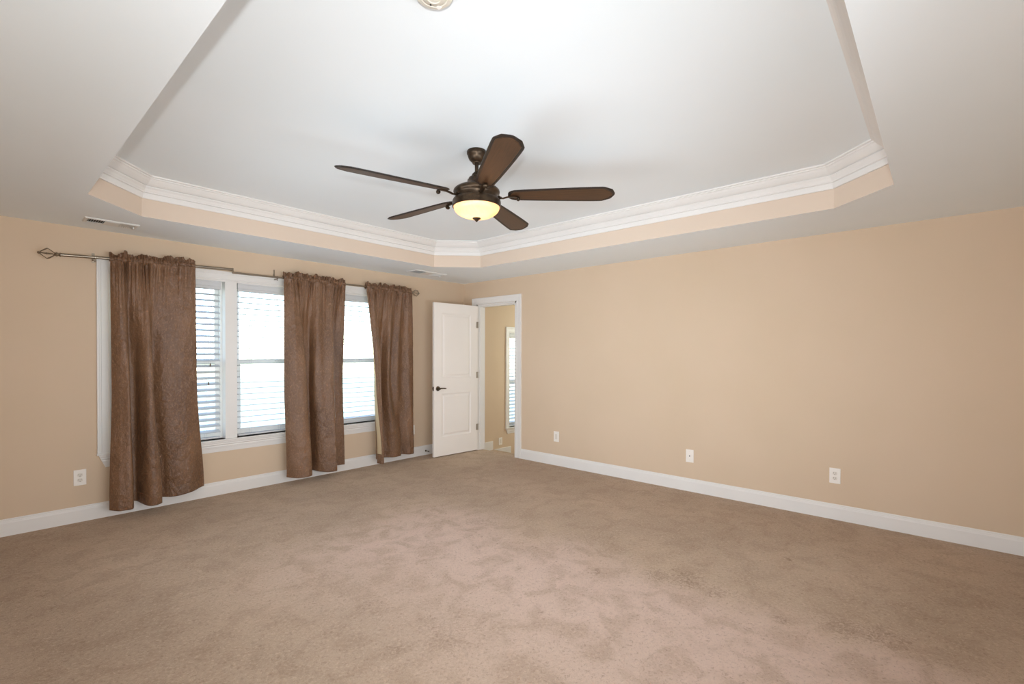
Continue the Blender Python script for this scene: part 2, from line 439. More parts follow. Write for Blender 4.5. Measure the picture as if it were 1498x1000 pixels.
# triple window casing : trim_2, stool + apron: trim_3, mullions: trim_4, trim_5
bm = bmesh.new()
sweep(bm, [(OP[0], 0, OP[2]-.01), (OP[0], 0, OP[3]), (OP[1], 0, OP[3]), (OP[1], 0, OP[2]-.01)], CS, (0, -1, 0))
tr = struct('trim_2', bm, TRIM, 'white casing framing the triple window')
bm = bmesh.new()
box(bm, OP[0], OP[0]+.012, 0, WT, OP[2], OP[3]); box(bm, OP[1]-.012, OP[1], 0, WT, OP[2], OP[3]); box(bm, OP[0], OP[1], 0, WT, OP[3]-.012, OP[3])
link_mesh('window_jamb', bm, TRIM, tr)
def stool(name, x0, x1, z, apr_h):
    bm = bmesh.new()
    e = .09
    # stool board with rounded nose
    sweep(bm, [(x0-e-.004, 0, z), (x1+e+.004, 0, z)], [(0,-.016),(-.030,-.016),(-.034,-.012),(-.034,-.004),(-.030,0),(.10,0),(.10,-.016)], (0,0,1))
    tr = struct(name, bm, TRIM, None)
    bm = bmesh.new()
    # apron with tapered ends
    pr = [(0,0),(-.006,0),(-.010,.030),(-.015,.050),(-.013,.060),(-.020,.068),(-.020,.078),(-.024,.086),(-.024,.097),(0,.097)]
    s = apr_h/.097
    rings = []
    for xe, sg in ((x0-e, 1), (x1+e, -1)):
        rings.append([bm.verts.new((xe + sg*(.008+.045*(1-b/.097)), a, z-.016-apr_h+b*s)) for a, b in pr])
    k = len(pr)
    for j in range(k): bm.faces.new((rings[0][j], rings[0][(j+1) % k], rings[1][(j+1) % k], rings[1][j]))
    bm.faces.new(rings[0]); bm.faces.new(rings[1])
    link_mesh('apron', bm, TRIM, tr)
    return tr
stool('trim_3', OP[0], OP[1], .545, .105)['label'] = 'white window stool and apron under the triple window'
MUL = ((-3.206, -3.098), (-2.232, -2.124))
for i, (a, b) in enumerate(MUL):
    bm = bmesh.new(); box(bm, a, b, -.010, .14, OP[2], OP[3])
    struct('trim_%d' % (4+i), bm, TRIM, ['white mullion post beside the left window', 'white mullion post behind the middle curtain'][i], bevel=.003)
# ------------------------------------------------------------------ windows
def window(idx, x0, x1, z0, z1, zm, lab):
    w = thing('window_%d' % idx, lab, None, ((x0+x1)/2, .10, z0), kind='structure')
    def rect(bm, a0, a1, c0, c1, t, y0, y1, tb=None):
        tb = tb or t
        box(bm, a0, a0+t, y0, y1, c0, c1); box(bm, a1-t, a1, y0, y1, c0, c1)
        box(bm, a0+t, a1-t, y0, y1, c0, c0+tb); box(bm, a0+t, a1-t, y0, y1, c1-t, c1)
    bm = bmesh.new(); rect(bm, x0, x1, z0, z1, .022, .075, .145); link_mesh('window_frame', bm, VINYL, w)
    bm = bmesh.new(); rect(bm, x0+.022, x1-.022, zm-.026, z1-.022, .036, .112, .138)
    us = link_mesh('upper_sash', bm, VINYL, w, bevel=.003)
    link_mesh('pane', bx(x0+.05, x1-.05, .123, .127, zm+.01, z1-.05), GLASS, us)
    bm = bmesh.new(); rect(bm, x0+.022, x1-.022, z0+.022, zm+.026, .040, .082, .108, .05)
    ls = link_mesh('lower_sash', bm, VINYL, w, bevel=.003)
    link_mesh('pane', bx(x0+.05, x1-.05, .093, .097, z0+.06, zm-.01), GLASS, ls)
    bm = bmesh.new(); box(bm, (x0+x1)/2-.03, (x0+x1)/2+.03, .070, .084, zm+.002, zm+.014); link_mesh('sash_lock', bm, VINYL, ls)
    return w
WIN = [(OP[0]+.012, MUL[0][0]), (MUL[0][1], MUL[1][0]), (MUL[1][1], OP[1]-.012)]
for i, (a, b) in enumerate(WIN):
    window(i+1, a, b, .548, 2.106, 1.31, ['white sash window beside the left curtain', 'white sash window between left and middle curtains', 'white sash window between middle and right curtains'][i])
window(4, HO[0]+.012, HO[1]-.012, HO[2], HO[3]-.012, .93, 'tall narrow-looking stairwell window seen through the doorway')
bm = bmesh.new()
sweep(bm, [(HO[0], 0, HO[2]-.01), (HO[0], 0, HO[3]), (HO[1], 0, HO[3]), (HO[1], 0, HO[2]-.01)], CS, (0, -1, 0))
tr = struct('trim_6', bm, TRIM, 'white casing of the stairwell window')
bm = bmesh.new()
box(bm, HO[0], HO[0]+.012, 0, WT, HO[2], HO[3]); box(bm, HO[1]-.012, HO[1], 0, WT, HO[2], HO[3]); box(bm, HO[0], HO[1], 0, WT, HO[3]-.012, HO[3])
link_mesh('window_jamb', bm, TRIM, tr)
stool('trim_7', HO[0], HO[1], HO[2], .085)['label'] = 'white stool and apron under the stairwell window'

# ------------------------------------------------------------------ blinds
def blind(x0, x1, ztop, zbot, label, tilt, group, val=.080, cords=None):
    t = thing('window_blind', label, 'blind', ((x0+x1)/2, .035, ztop), group=group)
    bm = bmesh.new()
    # moulded valance
    sweep(bm, [(x0+.004, .012, ztop), (x1-.004, .012, ztop)], [(0,0),(-.012,0),(-.014,-.008),(-.010,-.016),(-.010,-.050),(-.014,-.056),(-.010,-.064),(-.012,-val),(0,-val)], (0,0,1))
    link_mesh('valance', bm, BLIND, t)
    link_mesh('headrail', bx(x0+.008, x1-.008, .014, .060, ztop-.055, ztop-.004), BLIND, t)
    yc, w, th, pitch = .036, .060, .0042, .0585
    a0, a1 = x0+.010, x1-.010
    bm = bmesh.new(); z = ztop-.075
    n = int((z-(zbot+.035))/pitch)
    for k in range(n+1):
        zz = z-k*pitch
        tl = tilt + random.uniform(-.02, .02)
        prof = []
        for s in (-1, -.5, 0, .5, 1):
            prof.append((s*w/2, .0022*(1-s*s)))
        top = [(a, b+th/2) for a, b in prof]; bot = [(a, b-th/2) for a, b in prof[::-1]]
        rings = []
        for x in (a0, a1):
            rr = []
            for a, b in top+bot:
                rr.append(bm.verts.new((x, yc + a*math.cos(tl) - b*math.sin(tl), zz + a*math.sin(tl) + b*math.cos(tl))))
            rings.append(rr)
        k2 = len(rings[0])
        for j in range(k2): bm.faces.new((rings[0][j], rings[0][(j+1) % k2], rings[1][(j+1) % k2], rings[1][j]))
        bm.faces.new(rings[0]); bm.faces.new(rings[1])
    link_mesh('slats', bm, BLIND, t)
    link_mesh('bottom_rail', bx(a0, a1, yc-.026, yc+.026, zbot, zbot+.016), BLIND, t, bevel=.003)
    wid = x1-x0
    for fx in (cords or (.16, .5, .84)):
        xc = x0+wid*fx
        bm = bmesh.new()
        for yy in (yc-.027, yc+.027): tube(bm, [(xc, yy, ztop-.06), (xc, yy, zbot+.01)], .0011, 5)
        link_mesh('ladder_cord', bm, BLIND, t)
    # tilt wand / pull cords with tassels
    bm = bmesh.new(); tube(bm, [(x1-.10, .004, ztop-.07), (x1-.10, .002, 1.30)], .0012, 5); tube(bm, [(x1-.112, .004, ztop-.07), (x1-.116, .002, 1.12)], .0012, 5)
    pc = link_mesh('pull_cord', bm, BLIND, t)
    for xx, zz in ((x1-.10, 1.30), (x1-.116, 1.12)):
        bm = bmesh.new(); lathe(bm, [(0,0),(.004,-.002),(.007,-.022),(.006,-.030),(0,-.032)], (xx, .002, zz), 10)
        link_mesh('tassel', bm, mat('tassel_wood', rgb(120,104,84), .5) if 'tassel_wood' not in bpy.data.materials else bpy.data.materials['tassel_wood'], pc, smooth=True)
    return t
G = None
blind(WIN[0][0]+.004, WIN[0][1]-.028, 2.106, .556, 'white slatted blind in the window beside the left curtain', math.radians(21), G)
blind(WIN[1][0]+.006, WIN[1][1]-.008, 2.106, .556, 'white slatted blind between the left and middle curtains', math.radians(-3), G)
blind(WIN[2][0]+.006, WIN[2][1]-.008, 2.106, .600, 'white slatted blind between the middle and right curtains', math.radians(-3), G)
blind(HO[0]+.020, HO[1]-.020, HO[3]-.012, HO[2]+.01, 'white slatted blind in the stairwell window beyond the doorway', math.radians(14), G, cords=(.2, .8))

# ------------------------------------------------------------------ curtain rod
YR = -.090
rod = thing('curtain_rod', 'long brushed nickel telescoping curtain rod above the triple window', 'curtain rod', (-2.7, 0, 2.20))
bm = bmesh.new(); tube(bm, [(-4.405, YR, 2.175), (-4.20, YR, 2.186), (-3.16, YR, 2.222)], .0125, 16); r1 = link_mesh('outer_tube', bm, NICKEL, rod, smooth=True)
bm = bmesh.new(); tube(bm, [(-3.163, YR, 2.192), (-2.70, YR, 2.198), (-1.83, YR, 2.212), (-1.02, YR, 2.203)], .0095, 14)
link_mesh('inner_tube', bm, NICKEL, rod, smooth=True)
bm = bmesh.new(); tube(bm, [(-3.163, YR, 2.236), (-3.163, YR, 2.184)], .008, 10); link_mesh('tube_end_cap', bm, NICKEL, rod, smooth=True)
for (xf, zf, sg) in ((-4.405, 2.175, -1), (-1.02, 2.203, 1)):
    bm = bmesh.new()
    ax = Matrix.Rotation(sg*PI/2, 4, 'Y')
    lathe(bm, [(0,0),(.016,0),(.017,.004),(.012,.008),(.010,.014),(.016,.018),(.018,.024),(.014,.030),(.008,.034),(0,.034)], (xf, YR, zf), 20, ax)
    fo = link_mesh('finial', bm, NICKEL, rod, smooth=True)
    bm = bmesh.new(); lathe(bm, [(0,.116),(.007,.118),(.010,.125),(.006,.133),(0,.135)], (xf, YR, zf), 16, ax)
    link_mesh('finial_tip', bm, NICKEL, fo, smooth=True)
    bm = bmesh.new()
    for k in range(6):
        a = 2*PI*k/6+.2
        pts = []
        for t in range(13):
            u = t/12; rr = .006 + .040*(1-abs(2*u-1)**1.15)
            pts.append((xf+sg*(.032+.088*u), YR+rr*math.cos(a), zf+rr*math.sin(a)))
        tube(bm, pts, .0034, 6)
    lathe(bm, [(0,.072),(.006,.076),(.008,.081),(.006,.086),(0,.090)], (xf, YR, zf), 12, ax)
    link_mesh('finial_cage', bm, NICKEL, fo, smooth=True)
for xb, zb in ((-4.198, 2.186), (-2.735, 2.199), (-1.06, 2.204)):
    bm = bmesh.new()
    box(bm, xb-.009, xb+.009, -.004, 0, zb-.035, zb+.045)
    box(bm, xb-.006, xb+.006, YR-.004, -.004, zb-.024, zb-.016)
    tube(bm, [(xb, YR+.017*math.sin(a), zb+.001-.017*math.cos(a)) for a in [x*PI/8 for x in range(-5, 6)]], .0035, 6)
    br = link_mesh('rod_bracket', bm, NICKEL, rod)
    bm = bmesh.new(); tube(bm, [(xb, YR, zb-.018), (xb, YR, zb-.034)], .003, 8); lathe(bm, [(0,0),(.006,0),(.006,-.004),(0,-.004)], (xb, YR, zb-.034), 10)
    link_mesh('set_screw', bm, NICKEL, br)
bm = bmesh.new(); box(bm, -2.741, -2.729, -.010, -.004, 2.24, 2.285); link_mesh('bracket_strip', bm, NICKEL, rod)

# ------------------------------------------------------------------ curtains
def cr(p0, p1, p2, p3, t):
    return .5*((2*p1)+(-p0+p2)*t+(2*p0-5*p1+4*p2-p3)*t*t+(-p0+3*p1-3*p2+p3)*t*t*t)
def curve(pts, s, tight=1.):
    n = len(pts)-1; x = s*n; i = min(int(x), n-1); t = x-i
    g = lambda k: pts[max(0, min(n, k))]
    return [cr(g(i-1)[c], g(i)[c], g(i+1)[c], g(i+2)[c], t) for c in range(len(pts[0]))]
def curtain(name_label, top, bot, ztop, seed, gather, lining_flap=None, mid=None):
    """top/bot: control points (x, y, z) left to right, same count. ztop = rod height function"""
    xs = [p[0] for p in top]
    t = thing('curtain', name_label, 'curtain', ((top[0][0]+top[-1][0])/2, YR, 2.2), group='curtains')
    del t['group']
    NS, NT = 300, 190
    yb_ = -.112
    so = Vector((seed*13.7, seed*5.1, seed*3.3))
    def pos(s, v, push=0.):
        a = curve(top, s); b = curve(bot, s)
        w = v**.8 if v < 1 else 1
        if mid:
            m_ = curve(mid, s)
            if v < .5: w2 = (v/.5)**.8; x = a[0]+(m_[0]-a[0])*w2; y = a[1]+(m_[1]-a[1])*w2
            else: w2 = (v-.5)/.5; w2 = w2*w2*(3-2*w2); x = m_[0]+(b[0]-m_[0])*w2; y = m_[1]+(b[1]-m_[1])*w2
        else: x = a[0]+(b[0]-a[0])*w; y = a[1]+(b[1]-a[1])*w
        z = a[2]+(b[2]-a[2])*v
        y = yb_+(y-yb_)*(1+.75*min(1, v*3))
        # gathers just under the rod pocket fade downwards
        f = math.exp(-v*13)
        gx = noise.noise(Vector((s*gather*2.2, v*1.2, 0))+so)+.5*noise.noise(Vector((s*gather*5, v*2.5, 3))+so)
        y += .045*f*gx*min(1, v*40)
        # body ripples
        y += .013*(1-f)*noise.noise(Vector((s*7, v*1.3, 7))+so) + .007*noise.noise(Vector((s*17, v*2.2, 17))+so)
        # creases and horizontal wrinkles
        P = Vector((x*9, v*16, 1.3))+so
        y += .0038*noise.noise(P*1.0) + .0026*noise.noise(Vector((x*14, v*46, 5))+so) + .0014*noise.noise(Vector((x*60, v*110, 9))+so)
        y += .004*math.exp(-((v-.93)/.03)**2)*noise.noise(Vector((x*14, 1, 0))+so)
        lim = -.046
        if y > lim-.03: y = lim-.03+.03*math.tanh((y-lim+.03)/.03)
        return (x, y-push, z)
    def sheet(v0, v1, nt, push, thick, jig=None):
        bm = bmesh.new(); grid = []
        for j in range(nt+1):
            v = v0+(v1-v0)*j/nt
            grid.append([bm.verts.new(pos(i/NS, v, push)) for i in range(NS+1)])
        for j in range(nt):
            for i in range(NS): bm.faces.new((grid[j][i], grid[j+1][i], grid[j+1][i+1], grid[j][i+1]))
        return bm
    p = link_mesh('panel', sheet(0, 1, NT, 0, 0), CURT, t, smooth=True)
    p.modifiers.clear(); md = p.modifiers.new('cloth', 'SOLIDIFY'); md.thickness = .0016
    h = link_mesh('hem', sheet(.957, 1.001, 10, .0028, 0), CURT, p, smooth=True)
    h.modifiers.clear(); md = h.modifiers.new('cloth', 'SOLIDIFY'); md.thickness = .002
    h = link_mesh('lining', sheet(.02, .95, 60, -.004, 0), LINING, p, smooth=True)
    h.modifiers.clear(); md = h.modifiers.new('cloth', 'SOLIDIFY'); md.thickness = .001
    # pocket around the rod
    def zr(s): return top[0][2]+(top[-1][2]-top[0][2])*s
    x0, x1 = top[0][0], top[-1][0]
    def pocket(front):
        bm = bmesh.new(); grid = []
        n = 260
        for j in range(15):
            v = j/14
            row = []
            for i in range(n+1):
                s = i/n; x = x0+(x1-x0)*s
                g_ = noise.noise(Vector((s*gather*2.2, 0, 0))+so)+.7*noise.noise(Vector((s*gather*5, 0, 3))+so)
                g2 = noise.noise(Vector((s*gather*3.1, 2+v, 11))+so)
                ang = v*2*PI
                # closed tube of cloth hugging the rod with gathers
                rad = max(.0175, .021 + .013*g_ + .008*g2)
                zz = zr(s)+.012 + rad*1.15*math.cos(ang); yy = YR - rad*math.sin(ang)*1.0
                row.append(bm.verts.new((x+.004*g2, yy, zz)))
            grid.append(row)
        for j in range(14):
            for i in range(n): bm.faces.new((grid[j][i], grid[j+1][i], grid[j+1][i+1], grid[j][i+1]))
        bmesh.ops.remove_doubles(bm, verts=bm.verts, dist=1e-5)
        return bm
    link_mesh('rod_pocket', pocket(True), CURT, t, smooth=True).modifiers.clear()
    # ruffled header standing above the rod (double layer)
    bm = bmesh.new(); n = 320
    for layer, yo in ((0, -.006), (1, .006)):
        grid = []
        for j in range(13):
            v = j/12; row = []
            for i in range(n+1):
                s = i/n; x = x0+(x1-x0)*s
                q = Vector((s*gather*2.2, 0, 0))+so
                g1 = noise.noise(q)+.7*noise.noise(Vector((s*gather*5, 0, 3))+so)
                g2 = noise.noise(Vector((s*gather*3.3, v*.6, 20+layer*.4))+so)
                amp = .010+.030*v
                hgt = .046+.030*noise.noise(Vector((s*gather*1.3, 4, 2))+so)+.012*noise.noise(Vector((s*gather*4, 4, 8))+so)
                row.append(bm.verts.new((x+.018*v*g2, YR+yo-.002+amp*(g1*.7+g2*.8), zr(s)+.022+v*hgt)))
            grid.append(row)
        for j in range(12):
            for i in range(n): bm.faces.new((grid[j][i], grid[j+1][i], grid[j+1][i+1], grid[j][i+1]))
    h = link_mesh('header', bm, CURT, t, smooth=True); h.modifiers.clear()
    md = h.modifiers.new('cloth', 'SOLIDIFY'); md.thickness = .0014
    return t, pos
# C1 : wide left panel
y = -.112
t1 = [(-4.104,y,2.175),(-4.05,y-.02,2.18),(-4.00,y+.025,2.18),(-3.985,y-.01,2.18),(-3.93,y-.02,2.185),(-3.88,y+.02,2.185),(-3.86,y+.02,2.19),(-3.80,y-.012,2.19),(-3.70,y,2.195),(-3.60,y,2.20),(-3.485,y,2.203)]
m1 = [(-4.100,y-.01,0),(-4.04,y-.035,0),(-3.988,y-.045,0),(-3.982,y+.05,0),(-3.93,y+.03,0),(-3.88,y-.045,0),(-3.828,y-.055,0),(-3.822,y+.03,0),(-3.74,y+.005,0),(-3.62,y-.012,0),(-3.478,y-.002,0)]
b1 = [(-4.125,y-.03,.092),(-4.06,y-.060,.082),(-3.972,y-.055,.082),(-3.968,y+.055,.098),(-3.935,y+.05,.105),(-3.87,y-.060,.080),(-3.775,y-.062,.085),(-3.768,y+.04,.098),(-3.66,y+.01,.092),(-3.52,y+.005,.108),(-3.405,y+.05,.128)]
curtain('brown satin curtain panel, widest of the three, left of the window', t1, b1, 0, 1, 13, mid=m1)
# C2 : middle panel
t2 = [(-2.675,y,2.197),(-2.60,y-.015,2.198),(-2.52,y+.015,2.2),(-2.45,y-.02,2.2),(-2.38,y+.02,2.2),(-2.30,y-.01,2.2),(-2.22,y+.02,2.2),(-2.15,y-.015,2.2),(-2.08,y+.02,2.2),(-2.02,y,2.2),(-1.966,y,2.2)]
m2 = [(-2.685,y-.01,0),(-2.58,y-.050,0),(-2.474,y-.050,0),(-2.470,y+.05,0),(-2.39,y+.055,0),(-2.355,y-.03,0),(-2.24,y-.05,0),(-2.158,y-.05,0),(-2.154,y+.045,0),(-2.07,y+.03,0),(-2.000,y+.01,0)]
b2 = [(-2.665,y-.02,.085),(-2.58,y-.075,.078),(-2.44,y-.075,.085),(-2.436,y+.055,.105),(-2.37,y+.06,.100),(-2.325,y-.03,.090),(-2.24,y-.07,.078),(-2.148,y-.07,.082),(-2.144,y+.05,.092),(-2.04,y+.04,.090),(-1.955,y+.03,.088)]
curtain('brown satin curtain hanging in the middle of the window', t2, b2, 0, 2.3, 16, mid=m2)
# C3 : right panel with turned edge
t3 = [(-1.697,y,2.197),(-1.62,y-.012,2.2),(-1.55,y+.015,2.2),(-1.48,y-.015,2.2),(-1.42,y+.02,2.2),(-1.34,y-.01,2.2),(-1.27,y+.015,2.2),(-1.20,y-.012,2.2),(-1.13,y+.01,2.2),(-1.07,y,2.2),(-1.022,y,2.2)]
m3 = [(-1.615,y-.045,0),(-1.59,y-.055,0),(-1.556,y-.05,0),(-1.552,y+.035,0),(-1.47,y+.04,0),(-1.42,y-.02,0),(-1.34,y+.015,0),(-1.27,y-.015,0),(-1.18,y+.01,0),(-1.08,y-.01,0),(-1.005,y,0)]
b3 = [(-1.575,y-.085,.055),(-1.555,y-.09,.060),(-1.535,y-.06,.075),(-1.53,y+.03,.085),(-1.43,y+.02,.088),(-1.33,y-.02,.086),(-1.22,y-.01,.085),(-1.17,y+.02,.090),(-1.10,y-.02,.085),(-1.04,y-.02,.085),(-.985,y+.01,.088)]
c3, pos3 = curtain('brown satin curtain by the open door, its left edge turned to pale lining', t3, b3, 0, 4.1, 15, mid=m3)
# the turned edge of the right curtain, pale back side out
bm = bmesh.new(); grid = []; bm2 = bmesh.new(); g2 = []
for j in range(61):
    v = .35+.65*j/60
    px, py_, pz = pos3(0, v)
    wd = .075*max(0., (v-.35)/.65)**.8
    row = []
    for i in range(7):
        s = i/6
        row.append((px - .012*s*wd/.075, py_ + .004 + wd*s*1.1, pz - .0*s))
    tgt = grid
    tgt.append([bm.verts.new(q) for q in row])
    if v > .945: g2.append([bm2.verts.new((q[0]-.002, q[1]-.001, q[2])) for q in row])
for b_, gg in ((bm, grid), (bm2, g2)):
    for j in range(len(gg)-1):
        for i in range(6): b_.faces.new((gg[j][i], gg[j+1][i], gg[j+1][i+1], gg[j][i+1]))
o = link_mesh('turned_edge', bm, LINING, c3, smooth=True); o.modifiers.clear(); o['label'] = 'pale tan lining side'
md = o.modifiers.new('cloth', 'SOLIDIFY'); md.thickness = .0012
o = link_mesh('turned_hem', bm2, CURT, o, smooth=True); o.modifiers.clear(); md = o.modifiers.new('cloth', 'SOLIDIFY'); md.thickness = .002

# ------------------------------------------------------------------ open door
def door():
    wdt, hgt, th = .762, 2.072, .035
    ang = math.atan2(-.258-(-.306), -.787-(-.026))
    d = thing('door_1', 'white two panel door standing open against the window wall', None, (-.024, DY0-.016, .012), ang, kind='structure')
    # local: x along leaf from hinge to free edge, y thickness (0..th); face y<0 side? built centred
    us = [0, .125, wdt-.125, wdt]; zs = [0, .255, .845, 1.055, 1.935, hgt]
    holes = [(us[1], us[2], zs[1], zs[2]), (us[1], us[2], zs[3], zs[4])]
    bm = bmesh.new()
    q = lambda *c: bm.faces.new([bm.verts.new(p) for p in c])
    for y_, s in ((-th/2, 1), (th/2, -1)):
        for i in range(3):
            for j in range(5):
                a, b, c, e = us[i], us[i+1], zs[j], zs[j+1]
                if (a, b, c, e) in holes:
                    rr = [(0, 0), (.005, .003), (.016, .009), (.030, .009), (.046, .0025), (.05, .0015)]
                    for (i0, d0), (i1, d1) in zip(rr[:-1], rr[1:]):
                        A = [(a+i0, c+i0), (b-i0, c+i0), (b-i0, e-i0), (a+i0, e-i0)]
                        B = [(a+i1, c+i1), (b-i1, c+i1), (b-i1, e-i1), (a+i1, e-i1)]
                        for k in range(4):
                            k2 = (k+1) % 4
                            q((A[k][0], y_+s*d0, A[k][1]), (A[k2][0], y_+s*d0, A[k2][1]), (B[k2][0], y_+s*d1, B[k2][1]), (B[k][0], y_+s*d1, B[k][1]))
                    i1, d1 = rr[-1]
                    q((a+i1, y_+s*d1, c+i1), (b-i1, y_+s*d1, c+i1), (b-i1, y_+s*d1, e-i1), (a+i1, y_+s*d1, e-i1))
                else:
                    q((a, y_, c), (b, y_, c), (b, y_, e), (a, y_, e))
    h = th/2
    q((0,-h,0),(0,h,0),(0,h,hgt),(0,-h,hgt)); q((wdt,-h,0),(wdt,h,0),(wdt,h,hgt),(wdt,-h,hgt))
    q((0,-h,0),(wdt,-h,0),(wdt,h,0),(0,h,0)); q((0,-h,hgt),(wdt,-h,hgt),(wdt,h,hgt),(0,h,hgt))
    bmesh.ops.remove_doubles(bm, verts=bm.verts, dist=1e-5)
    link_mesh('door_leaf', bm, DOORP, d, world_co=False)
    # local -y after rotation of ~pi faces +y (window wall); room side is +y local
    hx, hz = wdt-.062, .915
    for s in (1, -1):
        bm = bmesh.new()
        rotm = Matrix.Rotation(-s*PI/2, 4, 'X')
        lathe(bm, [(0,0),(.033,0),(.033,.004),(.029,.009),(.014,.012),(.012,.030),(.014,.034),(.013,.050),(0,.052)], (hx, s*h, hz), 28, rotm)
        yv = s*(h+.043)
        pts = [(hx+.004, yv, hz), (hx-.02, yv, hz+.003), (hx-.05, yv, hz+.004), (hx-.085, yv-s*.002, hz+.001), (hx-.112, yv-s*.006, hz-.001)]
        tube(bm, pts, [.010,.0085,.0075,.0075,.006], 12, flat=(.8, 1.15))
        link_mesh('door_handle', bm, PEWTER, d, world_co=False, smooth=True)
    bm = bmesh.new(); box(bm, wdt-.001, wdt+.0015, -.013, .013, hz-.028, hz+.028); box(bm, wdt+.001, wdt+.010, -.008, .006, hz-.008, hz+.008)
    link_mesh('latch_plate', bm, PEWTER, d, world_co=False)
    for z in (.33, 1.08, 1.80):
        bm = bmesh.new(); tube(bm, [(-.006, h+.004, z-.045), (-.006, h+.004, z+.045)], .0065, 10)
        box(bm, -.002, .026, h-.001, h+.0015, z-.044, z+.044)
        link_mesh('hinge', bm, HINGE, d, world_co=False)
    return d
door()

# ------------------------------------------------------------------ stairwell beyond the doorway
STEP = [(.622, -.130), (1.05, -.270), (1.48, -.41), (1.91, -.55), (2.34, -.69), (2.62, -.83)]
bm = bmesh.new(); px = .108
for i, (x1, z) in enumerate(STEP):
    box(bm, px, x1+.02 if i < len(STEP)-1 else x1, -1.35, 0, z-.14 if i < len(STEP)-1 else -1.2, z); px = x1
st = struct('floor_stairs', bm, CARPET, 'carpeted stairs going down beyond the doorway')
bm = bmesh.new(); px = .115
for i, (x1, z) in enumerate(STEP):
    box(bm, px, x1, -.016, 0, z-.14, z+.138); px = x1
struct('baseboard_stairs', bm, TRIM, 'white stepped baseboard beside the stairs', bevel=.003)
struct('wall_stairs_end', bx(2.62, 2.75, -1.5, 0, -1.7, HT), WALL)
struct('wall_stairs_side', bx(.115, 2.75, -1.5, -1.35, -1.7, HT), WALL)
struct('ceiling_stairs', bx(.115, 2.62, -1.35, 0, H, H2), CEIL)

light('stairwell_fill', 'AREA', (2.3, -1.1, 1.4), 24.0, (0.90, 1.0, 0.90), target=(.6, 0, .7), shape='RECTANGLE', size=.8, size_y=1.6)  # fill lamp added to brighten the stairwell, separate from its window

# ------------------------------------------------------------------ wall plates (local: plate in xz-plane facing -y)
def disc(bm, cx, cz, r, y0, y1, seg=20, flat=0.):
    """cylinder facing -y, with flattened top and bottom"""
    A = [(cx+r*math.cos(2*PI*k/seg), cz+max(-r+flat, min(r-flat, r*math.sin(2*PI*k/seg)))) for k in range(seg)]
    a = [bm.verts.new((x, y0, z)) for x, z in A]; b = [bm.verts.new((x, y1, z)) for x, z in A]
    bm.faces.new(a); bm.faces.new(b)
    for k in range(seg): bm.faces.new((a[k], a[(k+1) % seg], b[(k+1) % seg], b[k]))
def plate(kind, loc, rotz, label, w=.080, h=.130):
    nm = {'duplex': 'wall_outlet', 'coax': 'cable_jack_plate', 'blank': 'rocker_outlet', 'rocker': 'rocker_outlet'}[kind]
    t = thing(nm, label, 'outlet' if kind != 'coax' else 'cable jack', loc, rotz)
    bm = bmesh.new(); box(bm, -w/2, w/2, -.006, 0, -h/2, h/2)
    link_mesh('plate', bm, PLATE, t, world_co=False, bevel=.003)
    def screw(z):
        bm = bmesh.new(); disc(bm, 0, z, .0032, -.0072, -.004); link_mesh('screw', bm, IVORY, t, world_co=False)
    if kind == 'duplex':
        for z in (.021, -.021):
            bm = bmesh.new(); disc(bm, 0, z, .0175, -.0085, -.004, 28, .0035)
            r = link_mesh('receptacle', bm, IVORY, t, world_co=False)
            bm = bmesh.new(); box(bm, -.0085, -.0060, -.0092, -.008, z-.001, z+.008); box(bm, .0058, .0080, -.0092, -.008, z, z+.007); disc(bm, 0, z-.0085, .0028, -.0092, -.008, 12)
            link_mesh('slots', bm, DARK, r, world_co=False)
        screw(0)
    elif kind == 'coax':
        bm = bmesh.new(); disc(bm, 0, 0, .0065, -.009, -.004, 6); disc(bm, 0, 0, .0045, -.014, -.008, 16)
        link_mesh('connector', bm, DARK, t, world_co=False); screw(.042); screw(-.042)
    else:
        bm = bmesh.new(); box(bm, -.0165, .0165, -.0085, -.004, -.033, .033)
        r = link_mesh('insert', bm, IVORY, t, world_co=False, bevel=.0015)
        if kind == 'blank':
            bm = bmesh.new()
            for z in (.017, -.017): box(bm, -.0075, -.0055, -.0092, -.008, z, z+.008); box(bm, .0055, .0075, -.0092, -.008, z, z+.007); disc(bm, 0, z-.007, .0025, -.0092, -.008, 12)
            link_mesh('slots', bm, DARK if False else IVORY, r, world_co=False)
        screw(.048); screw(-.048)
    return t
plate('duplex', (-4.289, 0, .366), 0, 'white duplex outlet on the window wall, left of the widest curtain')
plate('rocker', (-.935, 0, .368), 0, 'white wall plate half hidden behind the right curtain edge', w=.075)
plate('rocker', (.806, 0, -.019), 0, 'white wall plate low in the stairwell, below the stair window', w=.080, h=.12)
plate('rocker', (0, -1.720, .360), -PI/2, 'white wall plate on the right wall nearest the doorway')
plate('coax', (0, -3.408, .360), -PI/2, 'white cable jack plate with one dark connector on the right wall')
plate('duplex', (0, -4.650, .370), -PI/2, 'white duplex outlet on the right wall, farthest from the door')

# ------------------------------------------------------------------ spring door stop
ds = thing('door_stop', 'small bronze door stop on the baseboard between curtain and door', 'door stop', (-.72, -.015, .056))
bm = bmesh.new(); lathe(bm, [(0,0),(.013,0),(.012,.004),(.006,.007),(0,.007)], (-.72,-.015,.056), 16, Matrix.Rotation(PI/2, 4, 'X')); link_mesh('base', bm, PEWTER, ds, smooth=True)
bm = bmesh.new(); tube(bm, [(-.72+.005*math.cos(a*.9), -.021-.0011*a/1.0, .056+.005*math.sin(a*.9)) for a in range(0, 50)], .0014, 5); link_mesh('spring', bm, PEWTER, ds)
bm = bmesh.new(); lathe(bm, [(0,0),(.007,0),(.008,.004),(.007,.013),(0,.014)], (-.72,-.074,.056), 14, Matrix.Rotation(PI/2, 4, 'X')); link_mesh('rubber_tip', bm, DARK, ds, smooth=True)

